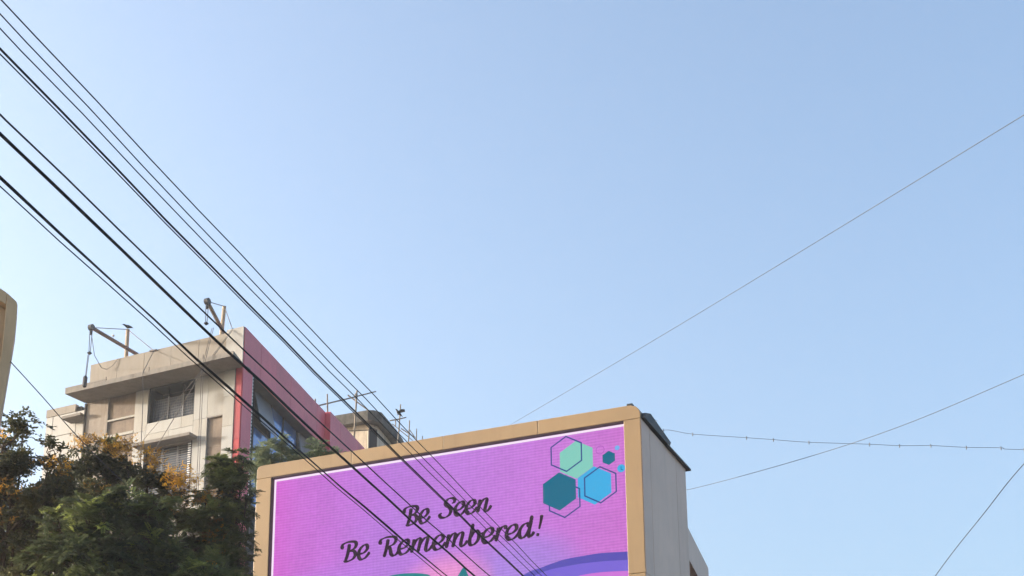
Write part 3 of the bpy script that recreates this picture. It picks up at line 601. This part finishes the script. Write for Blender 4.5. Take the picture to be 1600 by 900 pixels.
# ---------------------------------------------------------------- frame corner at the left edge
LF = Fr(-7.66, 22.0, 18)
lf = thing('plastered_frame', 'tan plastered frame corner cut off by the left edge, dark recess inside', 'building', LF.p(-1.5, 0.3, 0))
MB().prism(LF, [(-0.40, 9.0), (-0.22, 9.0), (-0.09, 10.86), (-0.03, 11.74), (0.0, 12.2), (0.0, 12.60), (-0.02, 12.655), (-0.17, 12.783), (-0.17, 11.8)], 0.0, 0.5).build('frame_side', M['tanL'], lf, bevel=0.012)
MB().prism(LF, [(-3.2, 14.32), (-0.172, 12.58), (-0.172, 12.784), (-3.2, 14.55)], 0.0, 0.5).build('frame_top', M['tanL'], lf, bevel=0.012)
MB().prism(LF, [(-3.2, 0), (-0.30, 0), (-0.30, 8.99), (-0.405, 9.0), (-0.175, 11.75), (-0.175, 12.56), (-3.2, 14.3)], 0.16, 0.45).build('recess_panel', M['tanL'], lf)

# ---------------------------------------------------------------- overhead cables
def cable(name, label, a, b, sag, rad, m='wire', back=14.0, fwd=5.0, group=None, strands=0):
    A, B = Vector(a), Vector(b); L = (B - A).length; d = (B - A) / L
    pts = []; N = 40
    for i in range(N + 1):
        s_ = -back + (L + back + fwd) * i / N; t = s_ / L
        q = A + d * s_; q.z -= sag * 4 * t * (1 - t); q.x += 0.004 * math.sin(s_ * 2.1 + a[0] * 9); q.z += 0.004 * math.sin(s_ * 3.3 + a[1] * 5)
        pts.append(q)
    mb = MB()
    if strands:
        for k in range(strands):
            P2 = []
            for i, q in enumerate(pts):
                w_ = 2 * math.pi * k / strands + i * 0.55; P2.append(q + Vector((math.cos(w_) * rad * 0.5, 0, math.sin(w_) * rad * 0.5)))
            mb.tube(P2, rad * 0.56, 6)
    else: mb.tube(pts, rad, 7)
    return tag(mb.build(name, M[m], loc=tuple(pts[0]), smooth=True), label, 'cable', group)
GC = 'overhead cables running along the street'
cable('overhead_wire', 'thin overhead wire, topmost of the bundle at the upper left', (-3.54, 9.3, 8.6), (0.55, 23.65, 8.6), 0.024, 0.0055, group=GC)
cable('overhead_wire', 'thin overhead wire, second from the top of the bundle', (-3.6, 9.44, 8.6), (0.47, 23.65, 8.6), 0.073, 0.0052, group=GC)
cable('overhead_wire', 'thin overhead wire, third from the top, just above a thick cable', (-3.65, 9.61, 8.6), (0.36, 23.64, 8.6), 0.062, 0.0052, group=GC)
cable('overhead_cable', 'black overhead cable, uppermost of the three thick ones', (-3.62, 9.56, 8.4), (0.18, 22.96, 8.4), 0.069, 0.0092, group=GC)
cable('overhead_wire', 'thin wire running close beneath the uppermost thick cable', (-3.64, 9.62, 8.4), (0.16, 22.96, 8.4), 0.065, 0.0055, group=GC)
cable('overhead_wire', 'lone medium wire just above the thickest twisted cable', (-3.65, 9.78, 8.0), (-0.32, 21.6, 8.0), 0.071, 0.0078, group=GC)
cable('overhead_cable', 'thickest black twisted cable in the middle of the lower bundle', (-3.67, 9.87, 7.9), (-0.53, 21.25, 7.9), 0.065, 0.0140, group=GC, strands=3)
cable('overhead_cable', 'lowest thick black cable crossing the cream building', (-3.74, 10.14, 7.7), (-0.9, 20.56, 7.7), 0.067, 0.0125, group=GC, strands=2)
cable('overhead_wire', 'lowest thin wire running beneath the lowest thick cable', (-3.78, 10.27, 7.7), (-0.97, 20.56, 7.7), 0.048, 0.0055, group=GC)
def wire(label, pts, rad, m='thinwire', name='span_wire'):
    c = curve3(pts); return tag(MB().tube(c, rad, 6).build(name, M[m], loc=pts[0], smooth=True), label, 'wire')
def curve3(pts, m_=8):
    P = [np.array(q, float) for q in pts]; P = [2 * P[0] - P[1]] + P + [2 * P[-1] - P[-2]]; out = []
    for i in range(1, len(P) - 2):
        for t in np.linspace(0, 1, m_, endpoint=False):
            a, b, c, d = P[i - 1:i + 3]; out.append(tuple(0.5 * ((2 * b) + (-a + c) * t + (2 * a - 5 * b + 4 * c - d) * t * t + (-a + 3 * b - 3 * c + d) * t ** 3)))
    out.append(tuple(P[-2])); return out
wire('pale grey wire rising from the tan box roof to the upper right', [(-0.01, 32.0, 14.56), (2.63, 23.0, 12.55), (5.31, 14.0, 10.64), (7.4, 7.0, 9.2)], 0.0045, 'palewire')
wire('grey wire rising to the right from behind the grey side wall', [(4.0, 37.0, 14.9), (4.34, 36.0, 14.43), (6.59, 28.0, 12.5), (8.59, 24.0, 12.14), (11.5, 18.6, 12.0)], 0.0065, 'palewire')
CP = [(3.1, 32.8, 14.4), (3.43, 32.6, 14.64), (4.06, 32.37, 14.45), (5.19, 31.96, 14.19), (5.74, 31.76, 14.06), (6.46, 31.5, 13.89), (7.66, 31.06, 13.66), (8.24, 30.85, 13.54), (8.84, 30.63, 13.45), (9.51, 30.39, 13.31), (10.15, 30.15, 13.2), (10.57, 30.0, 13.1), (14, 28.8, 12.6)]
bw_ = thing('bulb_string', 'beaded string of small lamp holders sagging right from the roof sheet', 'wire', CP[0])
MB().tube(curve3(CP), 0.005, 6).build('cord', M['palewire'], bw_, smooth=True)
for q in CP[1:-1]:
    MB().tube([(q[0], q[1], q[2] + 0.035), q, (q[0], q[1], q[2] - 0.05)], [0.008, 0.013, 0.009], 7).build('lamp_holder', M['bulb'], bw_)
wire('dark steep wire at the lower right corner of the sky', [(6.26, 14.5, 8.18), (6.32, 18.0, 8.31), (6.42, 20.0, 8.36), (6.31, 22.2, 8.13), (6.1, 26.0, 7.5)], 0.006)
wire('thin wire dropping from the left tan frame into the trees', [(-7.72, 22.05, 11.67), (-7.8, 24.0, 11.9), (-7.73, 26.0, 11.95), (-7.59, 29.0, 12.12), (-7.2, 38.0, 12.9)], 0.008)

# ---------------------------------------------------------------- trees
def frond_template(npair, lp, wp):
    v = []; f = []
    for i in range(npair):
        t = (i + 0.7) / npair; x = t; z = -0.18 * t * t
        ln = lp * (0.55 + 0.9 * t * (1.15 - t) * 1.6)
        for sd in (-1, 1):
            dx, dy = 0.42 * ln, sd * ln * 0.9
            b = len(v); nx, ny = -sd * 0.9, 0.42 * sd * sd
            v += [(x, 0, z), (x + dx * 0.5 + wp * 0.5, dy * 0.5, z - 0.01), (x + dx, dy, z - 0.05 * ln * 4), (x + dx * 0.5 - wp * 0.5, dy * 0.5, z - 0.01)]
            f += [(b, b + 1, b + 2, b + 3)] if sd > 0 else [(b, b + 3, b + 2, b + 1)]
    b = len(v); v += [(0, -0.008, 0), (1, 0, -0.18), (0, 0.008, 0)]; f += [(b, b + 1, b + 2, b + 2)]
    return np.array(v), f
def leaf_template(n_, ln, wd):
    v = []; f = []
    for i in range(n_):
        a = random.uniform(0, 6.28); x = random.uniform(0.1, 1.0); e_ = random.uniform(-0.5, 0.5)
        d = np.array([math.cos(a), math.sin(a), e_]); d /= np.linalg.norm(d); s_ = np.cross(d, [random.uniform(-.5, .5), random.uniform(-.5, .5), 1]); s_ /= np.linalg.norm(s_)
        o = np.array([x, 0, -0.1 * x * x]); b = len(v)
        v += [tuple(o), tuple(o + d * ln * 0.5 + s_ * wd), tuple(o + d * ln), tuple(o + d * ln * 0.5 - s_ * wd)]; f.append((b, b + 1, b + 2, b + 3))
    return np.array(v), f
def scatter(name, mat_, parent, temps, pos, dirs, lens, tint, rolls):
    off = np.array(parent['_loc']); V = []; F4 = []; T = []; base = 0
    zup = np.array([0, 0, 1.0])
    for i in range(len(pos)):
        tv, tf = temps[i % len(temps)]
        x = dirs[i] / np.linalg.norm(dirs[i]); y = np.cross(zup, x); nn = np.linalg.norm(y); y = y / nn if nn > 1e-4 else np.array([0, 1.0, 0]); z = np.cross(x, y)
        c, s_ = math.cos(rolls[i]), math.sin(rolls[i]); y2 = y * c + z * s_; z2 = -y * s_ + z * c
        V.append((tv * lens[i]) @ np.array([x, y2, z2]) + pos[i] - off)
        F4.append(tf + base); base += len(tv); T.append(np.full(len(tv), tint[i]))
    V = np.concatenate(V); F = np.concatenate(F4); T = np.concatenate(T)
    me = bpy.data.meshes.new(name)
    me.vertices.add(len(V)); me.vertices.foreach_set('co', V.astype(np.float32).ravel())
    me.loops.add(F.size); me.loops.foreach_set('vertex_index', F.astype(np.int32).ravel())
    me.polygons.add(len(F)); me.polygons.foreach_set('loop_start', np.arange(0, F.size, 4, dtype=np.int32))
    a = me.attributes.new('tint', 'FLOAT', 'POINT'); a.data.foreach_set('value', T.astype(np.float32))
    me.materials.append(mat_); me.update(calc_edges=True); me.validate()
    o = bpy.data.objects.new(name, me); COL.objects.link(o); o.parent = parent; o['kind'] = 'stuff'
    return o
def prep(t):
    v, f = t; return (v, np.array([q for q in f if len(set(q)) == 4], dtype=np.int64))
FRONDS = [prep(frond_template(6, 0.30, 0.20)), prep(frond_template(5, 0.34, 0.24)), prep(frond_template(7, 0.26, 0.18))]
LEAVES = [prep(leaf_template(11, 0.42, 0.115)) for _ in range(4)]
PODS = [prep(leaf_template(12, 0.30, 0.05)) for _ in range(4)]
def tree(name, label, base, clumps, mode, leafm, dens, flen, tipfrac=0.06, pods=None, trunk_r=0.16, twig=True):
    t = thing(name, label, 'tree', base, 'trees left of the screen')
    bz = Vector(base); tr = MB(); top = Vector(np.mean([c[0] for c in clumps], axis=0)); fork = bz.lerp(Vector((top.x, top.y, 0)), 0.5); zlow = min(c[0][2] for c in clumps)
    fork = Vector((bz.x * 0.6 + top.x * 0.4, bz.y * 0.6 + top.y * 0.4, zlow * 0.55))
    tr.tube([bz, bz.lerp(fork, 0.5) + Vector((0.1, 0.05, 0)), fork], [trunk_r * 1.25, trunk_r, trunk_r * 0.85], 9); tr.build('trunk', M['bark'], t, smooth=True)
    pos, dirs, lens, tint, rolls = [], [], [], [], []
    pp = [[], [], [], [], []]
    for (c, rad, nmul) in clumps:
        c = Vector(c); mid = fork.lerp(c, 0.55) + Vector((random.uniform(-.25, .25), random.uniform(-.25, .25), 0.15))
        lb = MB().tube([fork, mid, c], [trunk_r * 0.42, trunk_r * 0.2, 0.012], 6)
        nc = int(dens * nmul * (rad[0] * rad[1] * rad[2]) ** (2 / 3)) + 4
        tips = []; K = max(4, int(nc / 13)); subs = []
        for _ in range(K):                     # leafy clumps with gaps between them
            d = RNG.normal(size=3); d /= np.linalg.norm(d)
            subs.append((np.array(c) + d * np.array(rad) * RNG.uniform(0.2, 1.0) ** 0.6, RNG.uniform(0.11, 0.24), RNG.random() ** 1.6))
        for _ in range(nc):
            sc_, sr_, st_ = subs[RNG.integers(K)]
            d = RNG.normal(size=3); d /= np.linalg.norm(d); rr = RNG.uniform(0.3, 1.0)
            q = sc_ + d * sr_ * rr * np.array([1.2, 1.2, 0.75]); tips.append((q, d, rr, st_))
        for q, d, rr, st_ in tips:
            if twig and RNG.random() < 0.45:
                cc = np.array(c); m1 = cc + (q - cc) * 0.55 + RNG.normal(size=3) * 0.05
                lb.tube([tuple(cc + (q - cc) * 0.1), tuple(m1), tuple(q)], [0.016, 0.010, 0.004], 4, False)
            a0 = RNG.uniform(0, 6.28); bright = RNG.random() < tipfrac * (2.2 if st_ > 0.6 else 0.4) and d[2] > -0.1 and rr > 0.6  # upper outer tips tinted brighter: young leaves and painted-in sunlight
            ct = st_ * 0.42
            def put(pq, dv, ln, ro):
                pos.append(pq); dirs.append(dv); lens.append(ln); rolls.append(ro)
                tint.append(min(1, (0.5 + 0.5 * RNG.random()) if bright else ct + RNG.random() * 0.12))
            if mode == 'frond' and RNG.random() < 0.55:               # a flat spray: fronds on both sides of a branchlet
                dv = np.array([math.cos(a0), math.sin(a0), RNG.uniform(-0.7, 0.6)]) * 0.7 + d * np.array([1, 1, 0.35]); dv /= np.linalg.norm(dv)
                sdv = np.cross([0, 0, 1.0], dv); sdv /= np.linalg.norm(sdv); sdv[2] += RNG.uniform(-.2, .2); bl = flen * RNG.uniform(0.8, 1.3)
                for k in range(4):
                    u_ = (k + 0.4) / 4; pq = q + dv * bl * u_ + np.array([0, 0, -0.12 * bl * u_ * u_])
                    for sd in (-1, 1):
                        put(pq, dv * 0.75 + sdv * sd * RNG.uniform(0.75, 1.0) + np.array([0, 0, RNG.uniform(-.2, .12)]), flen * RNG.uniform(0.75, 1.15) * (1.15 - 0.45 * abs(u_ - 0.4)), RNG.uniform(-.35, .35))
                put(q + dv * bl, dv + np.array([0, 0, -0.15]), flen * 0.9, RNG.uniform(-.3, .3))
            else:
                nf = RNG.integers(3, 6)
                for k in range(nf):
                    a = a0 + k * 6.283 / nf + RNG.uniform(-.3, .3); el = RNG.uniform(-0.7, 0.8)
                    put(q + RNG.normal(size=3) * 0.02, np.array([math.cos(a) * math.cos(el), math.sin(a) * math.cos(el), math.sin(el)]) + d * 0.45, flen * RNG.uniform(0.7, 1.25), RNG.uniform(-.5, .5))
        lb.build('limb', M['bark'], t, smooth=True)
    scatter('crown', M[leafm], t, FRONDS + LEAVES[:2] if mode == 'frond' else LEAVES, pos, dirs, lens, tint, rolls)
    if pods:
        for (c, rad, npod, gold) in pods:
            for _ in range(npod):
                d = RNG.normal(size=3); d /= np.linalg.norm(d); q = np.array(c) + d * np.array(rad) * RNG.uniform(0.2, 1.0)
                for k in range(3):
                    a = RNG.uniform(0, 6.28); pp[0].append(q + RNG.normal(size=3) * 0.03); pp[1].append(np.array([math.cos(a), math.sin(a), RNG.uniform(-.3, 1.0)]))
                    pp[2].append(RNG.uniform(0.06, 0.20)); pp[3].append(min(1, max(0, RNG.normal(gold * 0.85, 0.32)))); pp[4].append(RNG.uniform(-1, 1))
        scatter('flower_clusters', M['pod'], t, PODS, pp[0], pp[1], pp[2], pp[3], pp[4])
    return t
# dark small-leaved tree at the far left
tree('rain_tree', 'dark small-leaved tree with thin bare tips against the sky at far left', (-9.6, 26.6, 0), [
    ((-9.1, 26, 11.75), (0.55, 0.6, 0.65), 0.9), ((-8.75, 26, 12.2), (0.36, 0.45, 0.30), 0.35), ((-9.0, 26.0, 10.9), (0.75, 0.9, 0.6), 1.4), ((-8.3, 26.3, 10.9), (0.65, 0.8, 0.45), 1.4),
    ((-8.9, 26, 10.1), (0.85, 0.9, 0.6), 1.3), ((-8.0, 26.2, 10.1), (0.75, 0.9, 0.55), 1.2), ((-8.6, 26, 9.0), (1.1, 1.0, 0.7), 1.0), ((-8.25, 26.1, 11.6), (0.34, 0.4, 0.28), 0.5), ((-8.1, 26.1, 11.15), (0.45, 0.5, 0.3), 1.2), ((-8.85, 26.0, 11.35), (0.4, 0.5, 0.35), 1.2), ((-7.6, 26.2, 9.4), (0.7, 0.8, 0.5), 0.9), ((-9.2, 27.2, 10.4), (0.9, 0.7, 0.9), 1.1), ((-8.3, 27.2, 9.6), (1.2, 0.7, 0.9), 1.0)],
    'leaf', 'leaf_dark', 290, 0.17, 0.10,
    [((-8.15, 25.9, 11.35), (0.45, 0.4, 0.22), 30, 0.5), ((-9.0, 25.6, 11.95), (0.12, 0.15, 0.08), 6, 0.95), ((-8.7, 25.2, 10.7), (0.5, 0.3, 0.2), 14, 0.25), ((-8.9, 25.0, 10.1), (0.4, 0.3, 0.25), 12, 0.3)])
tree('golden_tree', 'tree with golden brown seed clusters in front of the cement wall', (-6.9, 29.2, 0), [
    ((-8.5, 29, 12.5), (0.45, 0.6, 0.42), 1.0), ((-7.85, 29, 12.3), (0.5, 0.6, 0.38), 1.0), ((-7.2, 29, 12.1), (0.5, 0.6, 0.38), 1.0), ((-8.2, 28.8, 11.6), (0.9, 0.9, 0.55), 1.4), ((-7.2, 28.8, 11.5), (0.7, 0.9, 0.5), 1.3),
    ((-6.4, 28.8, 11.15), (0.5, 0.7, 0.42), 1.3), ((-7.5, 28.6, 10.7), (1.2, 1.0, 0.6), 1.2), ((-6.1, 28.6, 10.6), (0.5, 0.7, 0.4), 0.8), ((-7.2, 28.6, 9.9), (1.2, 1.0, 0.6), 0.8), ((-8.75, 28.9, 12.0), (0.5, 0.5, 0.45), 1.3), ((-8.1, 28.9, 12.75), (0.35, 0.4, 0.22), 0.9), ((-7.6, 28.9, 12.6), (0.4, 0.4, 0.25), 0.9), ((-6.9, 28.9, 12.0), (0.35, 0.4, 0.35), 1.0), ((-6.0, 28.8, 11.2), (0.35, 0.4, 0.3), 0.8), ((-5.9, 28.9, 9.9), (0.5, 0.6, 0.5), 0.8)],
    'leaf', 'leaf_dark', 270, 0.17, 0.10,
    [((-8.3, 28.5, 12.85), (0.45, 0.3, 0.2), 44, 0.55), ((-7.6, 28.5, 12.72), (0.5, 0.3, 0.2), 70, 0.6), ((-6.95, 28.4, 12.4), (0.36, 0.3, 0.24), 40, 0.5), ((-6.42, 28.2, 11.95), (0.40, 0.3, 0.24), 64, 1.0), ((-6.15, 28.3, 11.75), (0.5, 0.35, 0.28), 26, 0.45), ((-5.85, 28.4, 11.6), (0.4, 0.3, 0.24), 36, 0.3), ((-6.6, 28.1, 11.3), (0.25, 0.3, 0.25), 14, 0.35), ((-5.7, 28.3, 10.9), (0.3, 0.3, 0.35), 16, 0.2), ((-8.0, 27.9, 11.7), (0.4, 0.3, 0.15), 10, 0.4), ((-5.6, 28.3, 10.3), (0.3, 0.3, 0.3), 12, 0.15)])
tree('feathery_tree', 'feathery green tree with fern-like sprays in front of the golden tree', (-6.2, 24.0, 0), [
    ((-6.85, 24, 10.0), (0.42, 0.5, 0.20), 1.3), ((-6.35, 24.2, 10.05), (0.4, 0.5, 0.18), 1.1), ((-5.9, 24, 9.85), (0.42, 0.5, 0.2), 1.3), ((-7.35, 24.1, 9.6), (0.4, 0.5, 0.25), 1.1), ((-6.8, 23.8, 9.5), (0.5, 0.6, 0.28), 1.3), ((-6.1, 24.1, 9.4), (0.55, 0.7, 0.28), 1.3), ((-5.45, 24.3, 9.15), (0.45, 0.5, 0.22), 1.0), ((-5.0, 24.1, 8.75), (0.42, 0.6, 0.25), 1.1),
    ((-7.1, 23.8, 9.0), (0.6, 0.7, 0.3), 1.2), ((-6.3, 23.8, 8.95), (0.7, 0.8, 0.3), 1.3), ((-5.6, 23.9, 8.7), (0.55, 0.6, 0.28), 1.1), ((-4.75, 24.2, 8.5), (0.45, 0.6, 0.3), 1.0), ((-7.6, 24, 8.6), (0.5, 0.6, 0.3), 0.8), ((-6.4, 23.8, 8.4), (1.3, 0.9, 0.35), 1.1), ((-5.2, 24, 8.2), (1.0, 0.9, 0.3), 0.9)],
    'frond', 'leaf_feather', 270, 0.19, 0.14)
tree('acacia_tree', 'dark feathery tree standing against the left edge of the tan screen frame', (-5.9, 28.9, 0), [
    ((-5.68, 28.6, 12.42), (0.26, 0.4, 0.16), 1.1), ((-5.38, 28.6, 12.36), (0.22, 0.4, 0.18), 1.1), ((-5.42, 28.6, 12.0), (0.24, 0.5, 0.26), 1.2), ((-5.45, 28.6, 11.5), (0.26, 0.5, 0.36), 1.4), ((-5.8, 28.6, 11.1), (0.36, 0.6, 0.36), 1.1), ((-5.95, 28.6, 11.75), (0.22, 0.4, 0.2), 0.7), ((-5.9, 28.7, 10.5), (0.4, 0.5, 0.4), 1.0), ((-5.46, 28.6, 10.8), (0.26, 0.5, 0.45), 1.5), ((-5.48, 28.5, 10.1), (0.28, 0.6, 0.45), 1.5), ((-5.44, 28.5, 9.4), (0.26, 0.6, 0.5), 1.3), ((-5.95, 28.5, 10.0), (0.36, 0.6, 0.4), 1.0), ((-5.95, 28.5, 9.2), (0.4, 0.6, 0.4), 1.0), ((-5.12, 28.5, 11.78), (0.10, 0.15, 0.05), 1.2), ((-5.22, 28.5, 12.5), (0.12, 0.2, 0.08), 0.8)],
    'frond', 'leaf_feather', 700, 0.15, 0.09, twig=False)
tree('pale_tree', 'pale rounded treetop showing above the frame in front of the blue glass', (-6.2, 38.0, 0), [
    ((-6.30, 38, 16.15), (0.32, 0.4, 0.28), 1.3), ((-5.98, 38, 16.42), (0.24, 0.4, 0.22), 1.3), ((-6.65, 38, 16.0), (0.26, 0.4, 0.22), 1.2), ((-5.66, 38, 16.22), (0.26, 0.4, 0.24), 1.3), ((-6.1, 38.1, 15.5), (0.7, 0.6, 0.5), 1.2)],
    'frond', 'leaf_haze', 620, 0.13, 0.8, twig=False)
tree('pale_tree', 'small pale treetop above the frame in front of the red wall base', (-4.9, 38.6, 0), [
    ((-5.02, 38.4, 16.34), (0.24, 0.3, 0.18), 1.3), ((-5.08, 38.4, 16.62), (0.10, 0.15, 0.11), 1.3), ((-4.72, 38.4, 16.36), (0.18, 0.3, 0.15), 1.2), ((-4.9, 38.5, 15.8), (0.5, 0.5, 0.45), 1.2)],
    'frond', 'leaf_haze', 620, 0.13, 0.8, twig=False)
# ---------------------------------------------------------------- thin city haze
hz = MB().box(WORLD, -70, 60, -30, 110, -1.0, 42.0).build('haze', None); hz['kind'] = 'stuff'
hm = bpy.data.materials.new('thin_haze'); hm.use_nodes = True; hn = hm.node_tree
hn.nodes.remove(hn.nodes['Principled BSDF']); pv = hn.nodes.new('ShaderNodeVolumePrincipled')
pv.inputs['Color'].default_value = (0.95, 0.97, 1.0, 1); pv.inputs['Density'].default_value = 0.0005; pv.inputs['Anisotropy'].default_value = 0.3
hn.links.new(pv.outputs[0], hn.nodes['Material Output'].inputs['Volume']); hz.data.materials.append(hm)
for o in bpy.data.objects:
    if '_loc' in o: del o['_loc']
